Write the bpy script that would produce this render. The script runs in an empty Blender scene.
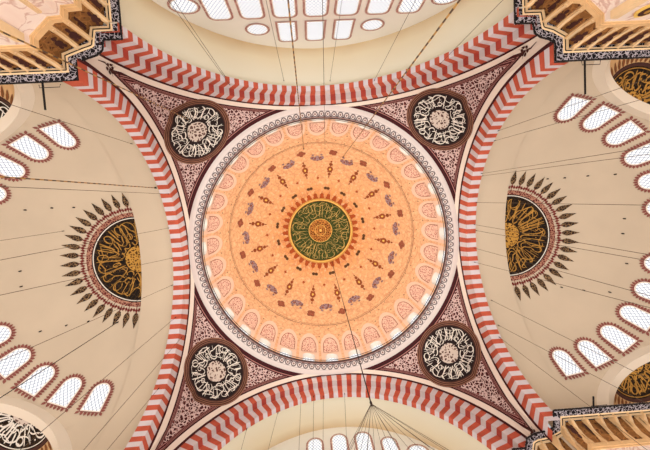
import bpy, math, random
import numpy as np
from mathutils import Vector, Matrix
from mathutils.bvhtree import BVHTree

random.seed(7)
C = bpy.context.scene.collection
EYE = 1.6                       # height of the lens above the floor
D = 34.345 + EYE                # level of the main dome's ring
H = 13.25                       # half the side of the square bay
PI = math.pi
SPR = 20.3 + EYE                # springing level (top of the pier cornices)

# ------------------------------------------------------------------ materials
def nt(name):
    m = bpy.data.materials.new(name); m.use_nodes = True
    n = m.node_tree; b = n.nodes['Principled BSDF']
    return m, n, b
def N(n, t, **k):
    x = n.nodes.new(t)
    for a, v in k.items(): setattr(x, a, v)
    return x
def ramp(n, fac, stops, interp='LINEAR'):
    r = N(n, 'ShaderNodeValToRGB'); r.color_ramp.interpolation = interp
    e = r.color_ramp.elements
    while len(e) < len(stops): e.new(0.5)
    for i, (p, c) in enumerate(stops):
        e[i].position = p; e[i].color = (*c, 1)
    n.links.new(fac, r.inputs['Fac']); return r
def s2l(c):
    return tuple(((x/255)/12.92 if x/255 <= .04045 else ((x/255+.055)/1.055)**2.4) for x in c)
def plain(name, c, var=.12, scale=1.5, rough=.8, detail=4, metal=0, spec=.2):
    m, n, b = nt(name); c = s2l(c)
    t = N(n, 'ShaderNodeTexCoord'); no = N(n, 'ShaderNodeTexNoise'); no.inputs['Scale'].default_value = scale
    no.inputs['Detail'].default_value = detail
    n.links.new(t.outputs['Object'], no.inputs['Vector'])
    r = ramp(n, no.outputs['Fac'], [(.25, tuple(x*(1-var) for x in c)), (.75, tuple(min(1, x*(1+var)) for x in c))])
    n.links.new(r.outputs['Color'], b.inputs['Base Color'])
    b.inputs['Roughness'].default_value = rough; b.inputs['Metallic'].default_value = metal
    b.inputs['Specular IOR Level'].default_value = spec
    return m
def mathn(n, op, a, b=None):
    x = N(n, 'ShaderNodeMath', operation=op)
    for i, v in enumerate((a, b)):
        if v is None: continue
        if isinstance(v, (int, float)): x.inputs[i].default_value = v
        else: n.links.new(v, x.inputs[i])
    return x.outputs[0]
def mixc(n, fac, a, b):
    x = N(n, 'ShaderNodeMix', data_type='RGBA')
    if isinstance(fac, (int, float)): x.inputs[0].default_value = fac
    else: n.links.new(fac, x.inputs[0])
    for i, v in ((6, a), (7, b)):
        if isinstance(v, tuple): x.inputs[i].default_value = (*v, 1)
        else: n.links.new(v, x.inputs[i])
    return x.outputs[2]

# two-tone interlace: vines of colour a over ground b with spots of c
def lace_nodes(n, vec, scale, a, b, c, th=.1, warp=.5):
    no = N(n, 'ShaderNodeTexNoise'); no.inputs['Scale'].default_value = scale*.8
    n.links.new(vec, no.inputs['Vector'])
    vm = N(n, 'ShaderNodeVectorMath', operation='MULTIPLY_ADD')
    n.links.new(no.outputs['Color'], vm.inputs[0]); vm.inputs[1].default_value = (warp/scale*2,)*3
    n.links.new(vec, vm.inputs[2])
    vo = N(n, 'ShaderNodeTexVoronoi', feature='DISTANCE_TO_EDGE'); vo.inputs['Scale'].default_value = scale
    n.links.new(vm.outputs[0], vo.inputs['Vector'])
    v2 = N(n, 'ShaderNodeTexVoronoi', feature='F1'); v2.inputs['Scale'].default_value = scale*1.3
    n.links.new(vm.outputs[0], v2.inputs['Vector'])
    f1 = mathn(n, 'LESS_THAN', vo.outputs['Distance'], th)
    f2 = mathn(n, 'LESS_THAN', v2.outputs['Distance'], .28)
    col = mixc(n, f2, b, c)
    return mixc(n, f1, col, a)
def lace(name, scale, a, b, c, th=.1, warp=.5):
    m, n, bs = nt(name); t = N(n, 'ShaderNodeTexCoord')
    col = lace_nodes(n, t.outputs['Object'], scale, s2l(a), s2l(b), s2l(c), th, warp)
    n.links.new(col, bs.inputs['Base Color']); bs.inputs['Roughness'].default_value = .8
    bs.inputs['Specular IOR Level'].default_value = .15
    return m

M = {}
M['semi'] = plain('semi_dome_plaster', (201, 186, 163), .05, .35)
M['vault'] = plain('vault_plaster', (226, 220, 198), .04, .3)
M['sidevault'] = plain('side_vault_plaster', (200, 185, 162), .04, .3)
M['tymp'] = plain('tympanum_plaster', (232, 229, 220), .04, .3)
M['rim'] = plain('arch_rim_plaster', (226, 216, 198), .04, .4)
M['exedra'] = plain('exedra_plaster', (206, 168, 120), .1, .5)
M['line'] = plain('thin_line_paint', (120, 100, 80), .1)
M['red'] = plain('red_voussoir', (186, 88, 66), .22, 1.2)
M['white'] = plain('white_voussoir', (208, 200, 204), .08, 1.2)
M['redshade'] = plain('shaded_red_voussoir', (160, 66, 54), .2, 1.2)  # red stone darkened: the inner soffit's shade painted into the colour
M['whiteshade'] = plain('shaded_white_voussoir', (188, 178, 176), .08, 1.2)  # white stone dulled for the same painted soffit shade
M['maroon'] = plain('maroon_border_paint', (72, 30, 32), .2, 2)
M['dark'] = plain('black_paint', (34, 24, 24), .2, 2)
M['cream'] = plain('cream_lettering', (224, 219, 208), .08, 2)
M['gold'] = plain('gold_lettering', (170, 126, 58), .3, 2.5)
M['goldpale'] = plain('pale_gold_border', (232, 196, 104), .12, 2)
M['goldpale2'] = plain('pale_gold_lettering', (196, 168, 96), .2, 3)
M['brown'] = plain('brown_ring_paint', (70, 44, 38), .2, 2)
M['tan'] = plain('tan_ring_paint', (140, 96, 74), .2, 2)
M['green'] = lace('green_medallion_ground', 3.2, (70, 84, 44), (52, 66, 30), (34, 52, 30), .06)
M['rosette'] = lace('gold_brown_rosette', 3.6, (196, 136, 66), (108, 62, 30), (80, 48, 24), .1)
M['rosette_gold'] = lace('gold_lattice', 4.2, (186, 140, 64), (84, 56, 26), (140, 96, 40), .16)
M['rosette_white'] = lace('white_lattice', 3.4, (204, 192, 180), (92, 66, 58), (150, 126, 116), .16)
M['petal'] = plain('red_brown_petal', (165, 80, 40), .2, 3)
M['stalk'] = plain('stalk_motif_paint', (146, 78, 46), .3, 4)
M['lotus'] = lace('lotus_motif_paint', 3.5, (160, 138, 144), (118, 78, 70), (142, 96, 74), .15)
M['clover'] = plain('clover_motif_paint', (150, 88, 66), .3, 4)
M['cartouche'] = plain('cartouche_paint', (92, 64, 40), .3, 4)
M['panelpink'] = lace('niche_arabesque', 4.2, (238, 208, 190), (176, 112, 104), (206, 152, 138), .17)
M['nicheband'] = plain('niche_band_paint', (236, 208, 188), .05, 1)
M['fringe'] = plain('dusty_red_fringe', (140, 84, 76), .25, 5)
M['winframe'] = lace('window_border', 7, (205, 170, 160), (150, 98, 92), (120, 76, 76), .1)
M['reveal'] = plain('window_reveal', (235, 226, 214), .05, 1)
M['leafdark'] = lace('dark_leaf', 5.0, (138, 110, 78), (40, 30, 26), (60, 34, 28), .07)
M['stem'] = plain('maroon_stem', (112, 46, 42), .2, 3)
M['stemdark'] = plain('dark_brown_paint', (70, 40, 34), .2, 3)
M['meander'] = lace('maroon_interlace', 5.0, (176, 130, 108), (96, 40, 40), (120, 56, 50), .12)
M['medblack'] = lace('black_medallion_ground', 2.5, (60, 44, 26), (26, 20, 16), (40, 24, 18), .05)
M['leafbrown'] = plain('brown_leaf', (122, 78, 46), .25, 4)
M['stone'] = plain('honey_stone', (222, 184, 134), .14, 1.5)
M['stone2'] = plain('pale_honey_stone', (232, 202, 158), .1, 1.5)
M['cell'] = lace('muqarnas_cell', 2.4, (156, 108, 60), (134, 90, 50), (92, 56, 34), .06, .3)
M['fret'] = lace('black_fretwork', 4.5, (176, 170, 176), (22, 20, 24), (52, 46, 54), .075, .9)
M['iron'] = plain('black_iron', (24, 22, 22), .1, 5, rough=.6)
M['rope'] = plain('grey_cable', (84, 72, 60), .2, 5)
M['rope2'] = plain('dark_cable', (40, 32, 28), .2, 5)
def mk_chain():
    m, n, b = nt('gilt_chain'); t = N(n, 'ShaderNodeTexCoord'); w = N(n, 'ShaderNodeTexWave'); w.bands_direction = 'Z'
    w.inputs['Scale'].default_value = .55
    n.links.new(t.outputs['Object'], w.inputs['Vector'])
    r = ramp(n, w.outputs['Fac'], [(.45, s2l((170, 128, 66))), (.55, s2l((74, 54, 36)))])
    n.links.new(r.outputs['Color'], b.inputs['Base Color']); return m
M['chain'] = mk_chain()
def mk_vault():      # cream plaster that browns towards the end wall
    m, n, b = nt('graded_vault_plaster'); t = N(n, 'ShaderNodeTexCoord'); sx = N(n, 'ShaderNodeSeparateXYZ')
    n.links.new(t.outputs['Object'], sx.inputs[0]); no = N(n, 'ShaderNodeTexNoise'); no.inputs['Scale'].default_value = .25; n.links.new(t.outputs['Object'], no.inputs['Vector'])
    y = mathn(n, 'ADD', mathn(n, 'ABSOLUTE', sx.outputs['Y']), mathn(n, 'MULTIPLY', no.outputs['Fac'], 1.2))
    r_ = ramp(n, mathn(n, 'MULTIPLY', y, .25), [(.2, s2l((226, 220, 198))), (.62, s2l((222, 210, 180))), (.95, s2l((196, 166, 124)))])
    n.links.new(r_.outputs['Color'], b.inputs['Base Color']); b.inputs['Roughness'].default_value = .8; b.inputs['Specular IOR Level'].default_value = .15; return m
M['vaultgraded'] = mk_vault()
def mk_marble():
    m, n, b = nt('veined_marble'); t = N(n, 'ShaderNodeTexCoord')
    no = N(n, 'ShaderNodeTexNoise'); no.inputs['Scale'].default_value = .6; no.inputs['Detail'].default_value = 6; no.inputs['Distortion'].default_value = 1.5
    n.links.new(t.outputs['Object'], no.inputs['Vector'])
    r = ramp(n, no.outputs['Fac'], [(.3, s2l((236, 214, 200))), (.47, s2l((240, 222, 208))), (.5, s2l((206, 170, 156))), (.54, s2l((238, 222, 210))), (.8, s2l((244, 230, 214)))])
    n.links.new(r.outputs['Color'], b.inputs['Base Color']); b.inputs['Roughness'].default_value = .6; b.inputs['Specular IOR Level'].default_value = .2; return m
M['marble'] = mk_marble()
def mk_dome():
    m, n, b = nt('salmon_dome_paint'); uv = N(n, 'ShaderNodeUVMap'); t = N(n, 'ShaderNodeTexCoord')
    sx = N(n, 'ShaderNodeSeparateXYZ'); n.links.new(uv.outputs['UV'], sx.inputs[0])
    base = ramp(n, sx.outputs['Y'], [(0, s2l((234, 196, 160))), (.25, s2l((230, 188, 144))), (.6, s2l((228, 178, 126))), (.72, s2l((222, 158, 98))), (1, s2l((214, 142, 76)))])
    no = N(n, 'ShaderNodeTexNoise'); no.inputs['Scale'].default_value = .9; n.links.new(t.outputs['Object'], no.inputs['Vector'])
    vm = N(n, 'ShaderNodeVectorMath', operation='MULTIPLY_ADD'); n.links.new(no.outputs['Color'], vm.inputs[0]); vm.inputs[1].default_value = (1.2,)*3
    n.links.new(t.outputs['Object'], vm.inputs[2])
    vo = N(n, 'ShaderNodeTexVoronoi', feature='DISTANCE_TO_EDGE'); vo.inputs['Scale'].default_value = 1.5; n.links.new(vm.outputs[0], vo.inputs['Vector'])
    f = mathn(n, 'LESS_THAN', vo.outputs['Distance'], .07)
    f = mathn(n, 'MULTIPLY', f, .5)
    c = mixc(n, f, base.outputs['Color'], s2l((200, 138, 104)))
    n2 = N(n, 'ShaderNodeTexNoise'); n2.inputs['Scale'].default_value = 2.6; n2.inputs['Detail'].default_value = 5; n.links.new(t.outputs['Object'], n2.inputs['Vector'])
    g = ramp(n, n2.outputs['Fac'], [(.52, (0, 0, 0)), (.7, (1, 1, 1))])
    g = mathn(n, 'MULTIPLY', g.outputs['Color'], .7)
    c = mixc(n, g, c, s2l((250, 214, 170)))
    n.links.new(c, b.inputs['Base Color']); b.inputs['Roughness'].default_value = .8; b.inputs['Specular IOR Level'].default_value = .15; return m
M['dome'] = mk_dome()
def mk_pend():       # UV.x: distance from the arch edges in border widths, UV.y: metres from the ring
    m, n, b = nt('pendentive_paint'); uv = N(n, 'ShaderNodeUVMap'); t = N(n, 'ShaderNodeTexCoord')
    sx = N(n, 'ShaderNodeSeparateXYZ'); n.links.new(uv.outputs['UV'], sx.inputs[0])
    field = lace_nodes(n, t.outputs['Object'], 3.8, s2l((202, 178, 172)), s2l((70, 30, 32)), s2l((136, 76, 70)), .12, .6)
    mar, wh, dk, pk = s2l((64, 24, 28)), s2l((222, 208, 194)), s2l((44, 24, 24)), s2l((168, 116, 110))
    r = ramp(n, mathn(n, 'MULTIPLY', sx.outputs['X'], .25),
             [(0, mar), (.05, wh), (.25, mar), (.29, dk), (.31, pk), (.325, dk), (.35, pk), (.365, mar), (.40, pk), (.415, mar)], 'CONSTANT')
    f = mathn(n, 'LESS_THAN', sx.outputs['X'], .43*4)
    c = mixc(n, f, field, r.outputs['Color'])
    r2 = ramp(n, sx.outputs['Y'], [(0, mar), (.3, dk), (.42, pk), (.5, mar)], 'CONSTANT')
    f2 = mathn(n, 'LESS_THAN', sx.outputs['Y'], .62)
    f3 = mathn(n, 'GREATER_THAN', sx.outputs['X'], 1.0)
    c = mixc(n, mathn(n, 'MULTIPLY', f2, f3), c, r2.outputs['Color'])
    n.links.new(c, b.inputs['Base Color']); b.inputs['Roughness'].default_value = .8; b.inputs['Specular IOR Level'].default_value = .15; return m
M['pend'] = mk_pend()
def mk_cornice():    # UV.x runs one unit per scallop, UV.y across the profile
    m, n, b = nt('scalloped_cornice'); uv = N(n, 'ShaderNodeUVMap')
    sx = N(n, 'ShaderNodeSeparateXYZ'); n.links.new(uv.outputs['UV'], sx.inputs[0])
    fx = mathn(n, 'SUBTRACT', mathn(n, 'FRACT', sx.outputs['X']), .5)
    fy = mathn(n, 'MULTIPLY', mathn(n, 'SUBTRACT', sx.outputs['Y'], .62), 2.2)
    d = mathn(n, 'SQRT', mathn(n, 'ADD', mathn(n, 'MULTIPLY', fx, fx), mathn(n, 'MULTIPLY', fy, fy)))
    wh, gr, br, dk = s2l((222, 214, 208)), s2l((150, 142, 142)), s2l((134, 104, 98)), s2l((64, 44, 44))
    sc = ramp(n, d, [(0, br), (.16, wh), (.27, dk), (.38, gr), (.47, wh)], 'CONSTANT')
    band = ramp(n, sx.outputs['Y'], [(0, wh), (.40, gr), (.42, wh), (.60, gr), (.72, dk), (.80, br), (.86, dk)], 'CONSTANT')
    f = mathn(n, 'LESS_THAN', d, .46)
    c = mixc(n, f, band.outputs['Color'], sc.outputs['Color'])
    n.links.new(c, b.inputs['Base Color']); b.inputs['Roughness'].default_value = .8; return m
M['cornice'] = mk_cornice()
def mk_glass():      # glowing daylight behind a honeycomb lattice; UV in metres
    m, n, b = nt('daylit_lattice_glass'); uv = N(n, 'ShaderNodeUVMap')
    sx = N(n, 'ShaderNodeSeparateXYZ'); n.links.new(uv.outputs['UV'], sx.inputs[0])
    def tri(a, k):
        f = mathn(n, 'ABSOLUTE', mathn(n, 'SUBTRACT', mathn(n, 'FRACT', mathn(n, 'MULTIPLY', a, k)), .5)); return f
    a = mathn(n, 'ADD', sx.outputs['X'], mathn(n, 'MULTIPLY', sx.outputs['Y'], .7))
    c = mathn(n, 'SUBTRACT', sx.outputs['X'], mathn(n, 'MULTIPLY', sx.outputs['Y'], .7))
    k = 3.6
    l = mathn(n, 'MAXIMUM', mathn(n, 'GREATER_THAN', tri(a, k), .40), mathn(n, 'GREATER_THAN', tri(c, k), .40))
    col = mixc(n, l, (1, .99, .98), (.30, .33, .42))
    b.inputs['Base Color'].default_value = (.1, .1, .1, 1)
    n.links.new(col, b.inputs['Emission Color']); b.inputs['Emission Strength'].default_value = 1.08
    return m
M['glass'] = mk_glass()

# ------------------------------------------------------------------ mesh helper
class MB:
    def __init__(s): s.v = []; s.f = []; s.m = []; s.uv = []; s.hasuv = False
    def pt(s, p, uv=None):
        s.v.append(tuple(p)); s.uv.append(uv or (0, 0)); s.hasuv |= uv is not None
        return len(s.v)-1
    def face(s, ids, m=0): s.f.append(tuple(ids)); s.m.append(m)
    def grid(s, fn, nu, nv, mat=0, uvf=None, keep=None):
        base = len(s.v)
        for i in range(nu+1):
            for j in range(nv+1):
                s.pt(fn(i, j), uvf(i, j) if uvf else None)
        for i in range(nu):
            for j in range(nv):
                if keep and not keep(i, j): continue
                a = base+i*(nv+1)+j
                s.face((a, a+1, a+nv+2, a+nv+1), mat(i, j) if callable(mat) else mat)
    def box(s, fn, lo, hi, m=0):       # box in a local frame mapped by fn
        ids = [s.pt(fn(x, y, z)) for x in (lo[0], hi[0]) for y in (lo[1], hi[1]) for z in (lo[2], hi[2])]
        for q in ((0, 1, 3, 2), (4, 6, 7, 5), (0, 4, 5, 1), (2, 3, 7, 6), (0, 2, 6, 4), (1, 5, 7, 3)): s.face([ids[k] for k in q], m)
    def prism(s, fn, prof, w0, w1, m=0):   # profile (a,z) extruded along w in frame fn(w,a,z)
        A = [s.pt(fn(w0, a, z)) for a, z in prof]; B = [s.pt(fn(w1, a, z)) for a, z in prof]; k = len(prof)
        s.face(A, m); s.face(B[::-1], m)
        for i in range(k): s.face((A[i], A[(i+1) % k], B[(i+1) % k], B[i]), m)
    def tube(s, pts, r, n=6, m=0):
        rings = []
        for i, p in enumerate(pts):
            p = Vector(p); d = Vector(pts[min(i+1, len(pts)-1)])-Vector(pts[max(i-1, 0)]); d.normalize()
            u = d.orthogonal().normalized(); w = d.cross(u)
            rings.append([s.pt(p+(u*math.cos(2*PI*k/n)+w*math.sin(2*PI*k/n))*r) for k in range(n)])
        for a, b in zip(rings, rings[1:]):
            for k in range(n): s.face((a[k], a[(k+1) % n], b[(k+1) % n], b[k]), m)
        s.face(rings[0][::-1], m); s.face(rings[-1], m)
    def build(s, name, mats, parent=None, smooth=False):
        off = Vector((0, 0, 0)); q = parent
        while q: off += q.location; q = q.parent
        me = bpy.data.meshes.new(name)
        me.from_pydata([tuple(Vector(p)-off) for p in s.v], [], s.f)
        if not isinstance(mats, (list, tuple)): mats = [mats]
        for m in mats: me.materials.append(M[m])
        me.polygons.foreach_set('material_index', s.m)
        if smooth: me.polygons.foreach_set('use_smooth', [True]*len(s.f))
        if s.hasuv:
            ul = me.uv_layers.new(name='UVMap')
            idx = np.zeros(len(me.loops), dtype=np.int32); me.loops.foreach_get('vertex_index', idx)
            ul.data.foreach_set('uv', np.array(s.uv, dtype=np.float32)[idx].ravel())
        me.update(); o = bpy.data.objects.new(name, me); C.objects.link(o)
        if parent: o.parent = parent
        return o
def tag(o, label=None, cat=None, group=None, kind=None):
    for k, v in (('label', label), ('category', cat), ('group', group), ('kind', kind)):
        if v: o[k] = v
    return o
def thing(name, loc, label, cat, group=None, kind=None):
    o = bpy.data.objects.new(name, None); o.empty_display_size = .3; C.objects.link(o); o.location = loc
    return tag(o, label, cat, group, kind)

# ------------------------------------------------------------------ strokes
def ribbon(mb, pts, w, fn, m=0, pen=None, taper=True):
    """flat brush stroke through 2-D points, laid on a surface by fn(x, y)"""
    k = len(pts); L = []; R = []
    for i, (x, y) in enumerate(pts):
        x0, y0 = pts[max(i-1, 0)]; x1, y1 = pts[min(i+1, k-1)]
        dx, dy = x1-x0, y1-y0; l = math.hypot(dx, dy) or 1; nx, ny = -dy/l, dx/l
        ww = w*.5
        if pen is not None: ww *= .45+.8*abs(nx*math.cos(pen)+ny*math.sin(pen))
        if taper and (i == 0 or i == k-1): ww *= .45
        L.append(mb.pt(fn(x+nx*ww, y+ny*ww))); R.append(mb.pt(fn(x-nx*ww, y-ny*ww)))
    for i in range(k-1): mb.face((L[i], L[i+1], R[i+1], R[i]), m)
def arcp(cx, cy, rx, ry, a0, a1, n=10):
    return [(cx+rx*math.cos(math.radians(a0+(a1-a0)*i/n)), cy+ry*math.sin(math.radians(a0+(a1-a0)*i/n))) for i in range(n+1)]
# letter-like strokes in a unit cell (x along the writing, y from the centre outwards)
GL = [
    [[(.15, 0), (.12, .5), (.16, 1)], arcp(.55, .28, .3, .26, 200, 380), [(.5, .5), (.48, .95)]],
    [arcp(.5, .62, .38, .34, 180, -10), [(.12, .6), (.1, .05)], arcp(.55, .3, .16, .14, 0, 330), [(.85, .55), (.9, .05)]],
    [[(.1, .05), (.35, .45), (.3, .95)], arcp(.6, .75, .28, .22, 180, 430), [(.88, .7), (.8, .3), (.5, .05)], [(.3, .12), (.42, .18)]],
    [arcp(.4, .3, .34, .3, 90, 330), [(.4, .6), (.75, .95), (.95, .9)], [(.62, .25), (.66, .8)]],
    [[(.2, 0), (.22, 1)], [(.45, 0), (.42, .8)], arcp(.68, .5, .22, .42, 200, 480), [(.05, .85), (.5, .7), (.95, .9)]],
    [arcp(.3, .75, .2, .2, -60, 270), [(.35, .56), (.6, .3), (.95, .25)], arcp(.6, .12, .35, .12, 180, 360), [(.75, .4), (.72, 1)]],
]
DOTS = [(.3, .2), (.8, .85), (.62, .62), (.15, .45)]
def script_ring(mb, fn, r0, r1, sectors, w, seed=0, half=False, pen=.7, m=0, overlap=1.25, full=360):
    rnd = random.Random(seed)
    for s in range(sectors):
        g = GL[(s*5+seed) % len(GL)] if not half else GL[rnd.randrange(len(GL))]
        flip = rnd.random() < .3
        a0 = (s/sectors)*full; da = full/sectors*overlap
        def loc(u, v):
            if flip: u = 1-u
            a = math.radians(a0+da*(u-.1)); r = r0+(r1-r0)*v
            return r*math.cos(a), r*math.sin(a)
        for st in g:
            pts = []
            for (p, q) in zip(st, st[1:]):
                nn = 3 if len(st) > 5 else 5
                pts += [(p[0]+(q[0]-p[0])*i/nn, p[1]+(q[1]-p[1])*i/nn) for i in range(nn)]
            pts.append(st[-1])
            ribbon(mb, [loc(*p) for p in pts], w, fn, m, pen)
        for (dx, dy) in rnd.sample(DOTS, 2):
            x, y = loc(dx, dy); q = w*.7
            ids = [mb.pt(fn(x+q*math.cos(t), y+q*math.sin(t))) for t in (0, PI/2, PI, 3*PI/2)]
            mb.face(ids, m)
def disc(mb, fn, r0, r1, m=0, n=72, nr=4, a0=0, a1=360):
    def P(i, j):
        a = math.radians(a0+(a1-a0)*i/n); r = r0+(r1-r0)*j/nr
        return fn(r*math.cos(a), r*math.sin(a))
    mb.grid(P, n, nr, m)

# ------------------------------------------------------------------ arches
def stone_params(W, V, n, nleg, t0=0.0):
    t = np.linspace(t0, PI-t0, 2001); x = W*np.cos(t); z = V*np.sin(t)
    s = np.concatenate([[0], np.cumsum(np.hypot(np.diff(x), np.diff(z)))]); tt = np.interp(np.linspace(0, s[-1], n+1), s, t)
    st = s[-1]/n
    return [('leg', 1, st*(nleg-i)) for i in range(nleg)]+[('arc', float(a), 0) for a in tt]+[('leg', -1, st*(i+1)) for i in range(nleg)]
def apt(par, W, V, zc):
    k, a, h = par
    return (W*math.cos(a), zc+V*math.sin(a)) if k == 'arc' else (W*a, zc-h)
SIDE = dict(zc=20.7+EYE, o=(12.33, 13.63), i=(11.15, 11.9))
ENDA = dict(zc=18.5+EYE, o=(13.27, 15.80), m=(12.3, 14.6), i=(11.2, 13.4))
P_side = stone_params(11.8, 12.8, 85, 1)
P_side[0] = ('leg', 1, .36); P_side[-1] = ('leg', -1, .36)
P_end = stone_params(12.3, 14.6, 83, 0, math.asin(1.78/14.6))
def arch_side(sx, label):
    o = thing('striped_arch', (sx*H, 0, SPR), label, 'arch')
    f = lambda d, w, z: (sx*(H+d), w, z)
    zc = SIDE['zc']; ps = list(P_side)
    if sx < 0: ps[0] = ('leg', 1, .85); ps[-1] = ('leg', -1, .85)
    kp = lambda Pf: (lambda i, j: not (sx > 0 and max(Pf(i, j)[2], Pf(i+1, j)[2]) < SPR+1.3 and Pf(i, j)[1] > 0))
    for nm, A, B, dA, dB, jm in (('arch_face', SIDE['o'], SIDE['i'], 0, 0, 3), ('arch_soffit', SIDE['i'], SIDE['i'], 0, .88, 3)):
        mb = MB()
        def P(i, j):
            a = apt(ps[i], *A, zc); b = apt(ps[i], *B, zc); t = j/jm
            return f(dA+(dB-dA)*t, a[0]+(b[0]-a[0])*t, a[1]+(b[1]-a[1])*t)
        mb.grid(P, len(ps)-1, jm, lambda i, j: i % 2, None, kp(P))
        mb.build(nm, ['red', 'white'], o)
    mb = MB()
    def P(i, j):
        W, V = SIDE['o']; r = (.02, -.12)[j]; a = apt(ps[i], W+r, V+r, zc); return f(-.03, *a)
    mb.grid(P, len(ps)-1, 1, 0, None, kp(P)); mb.build('dark_edge_band', 'maroon', o)
    return o
def arch_end(sy, label):
    o = thing('striped_arch', (0, sy*H, SPR), label, 'arch')
    f = lambda d, w, z: (w, sy*(H+d), z)
    zc = ENDA['zc']; ps = P_end
    kp = lambda Pf: (lambda i, j: not (sy > 0 and max(Pf(i, j)[2], Pf(i+1, j)[2]) < SPR+1.3 and Pf(i, j)[0] > 0))
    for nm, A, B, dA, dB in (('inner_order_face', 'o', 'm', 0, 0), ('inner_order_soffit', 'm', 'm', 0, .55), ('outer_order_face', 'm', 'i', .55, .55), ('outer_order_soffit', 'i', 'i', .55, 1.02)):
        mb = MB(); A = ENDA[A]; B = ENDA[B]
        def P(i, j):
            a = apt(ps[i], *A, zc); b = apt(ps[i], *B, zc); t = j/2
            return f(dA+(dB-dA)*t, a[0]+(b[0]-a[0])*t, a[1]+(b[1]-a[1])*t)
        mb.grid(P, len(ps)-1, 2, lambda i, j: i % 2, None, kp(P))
        mb.build(nm, ['redshade', 'whiteshade'] if nm == 'inner_order_soffit' else ['red', 'white'], o)
    mb = MB()
    def P(i, j):
        W, V = ENDA['o']; r = (.02, -.14)[j]; a = apt(ps[i], W+r, V+r, zc); return f(-.03, *a)
    mb.grid(P, len(ps)-1, 1, 0, None, kp(P)); mb.build('dark_edge_band', 'maroon', o)
    return o
arch_side(-1, 'red and white striped arch carrying the left half dome, single step of stones')
arch_side(1, 'red and white striped arch carrying the right half dome, single step of stones')
arch_end(-1, 'double-stepped red and white arch in front of the vault with the three rows of windows')
arch_end(1, 'double-stepped red and white arch below the dome, in front of the rope cluster')

# ------------------------------------------------------------------ pendentives
def pend_bottom():
    pts = []
    zc = SIDE['zc']; W, V = SIDE['o']
    for i in range(44):
        t = PI/2*(1-i/43); pts.append((H, W*math.cos(t), zc+V*math.sin(t)))
    pts[0] = (H, 0, D)
    pts.append((H+.02, W+.05, SPR+.1))
    pts.append((H+.02, H-.3, SPR))
    zc = ENDA['zc']; W, V = ENDA['o']
    for i in range(50):
        t = PI/2*i/49; 
        if W*math.cos(t) < H-.05 and zc+V*math.sin(t) > SPR: pts.append((W*math.cos(t), H, zc+V*math.sin(t)))
    pts[-1] = (0, H, D)
    return pts
PB = pend_bottom()
def seg_dist(P, line):
    P = np.array(P); A = np.array(line[:-1]); B = np.array(line[1:]); best = 1e9
    AB = B-A; t = np.clip(((P-A)*AB).sum(1)/(AB*AB).sum(1), 0, 1)
    return float(np.sqrt((((A+AB*t[:, None])-P)**2).sum(1)).min())
L_side = [p for p in PB[:44]]+[(H, 12.33, 18+EYE)]
L_end = [(13.27, H, 18+EYE)]+[p for p in PB[46:]]
NV = 56
cgrid = []; cz = 21.1+EYE
for (x, y, za) in PB:
    phi = math.atan2(y, x); rb = math.hypot(x, y); col = []
    for j in range(NV+1):
        z = za+(D-za)*j/NV
        den = (H*H-(za-cz)**2)
        g = 0 if za > D-.02 else (H*H-(z-cz)**2)/den if den > 1 else 0
        g0 = (H*H-(za-cz)**2)/den if den > 1 else 1
        # keep radius continuous and monotone towards the ring
        u = j/NV
        prof = (1-((z-cz)/(D-cz))**2)/max(1e-3, 1-((za-cz)/(D-cz))**2) if za < D-.05 and z > cz and za > cz else None
        if prof is None:
            if za >= D-.05: prof = 1-u
            else:
                prof = 1.0 if z <= cz else 1-((z-cz)/(D-cz))**2
        r = math.sqrt(H*H+(rb*rb-H*H)*max(0, min(1, prof)))
        col.append((r*math.cos(phi), r*math.sin(phi), z))
    cgrid.append(col)
pend_uv = []
for col in cgrid:
    row = []
    for p in col:
        d = min(seg_dist(p, L_side), seg_dist(p, L_end)); w = .5+.06*(max(0, D-p[2])/12)
        dr = math.hypot(math.hypot(p[0], p[1])-H, p[2]-D)
        row.append((d/w, dr))
    pend_uv.append(row)

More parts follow.
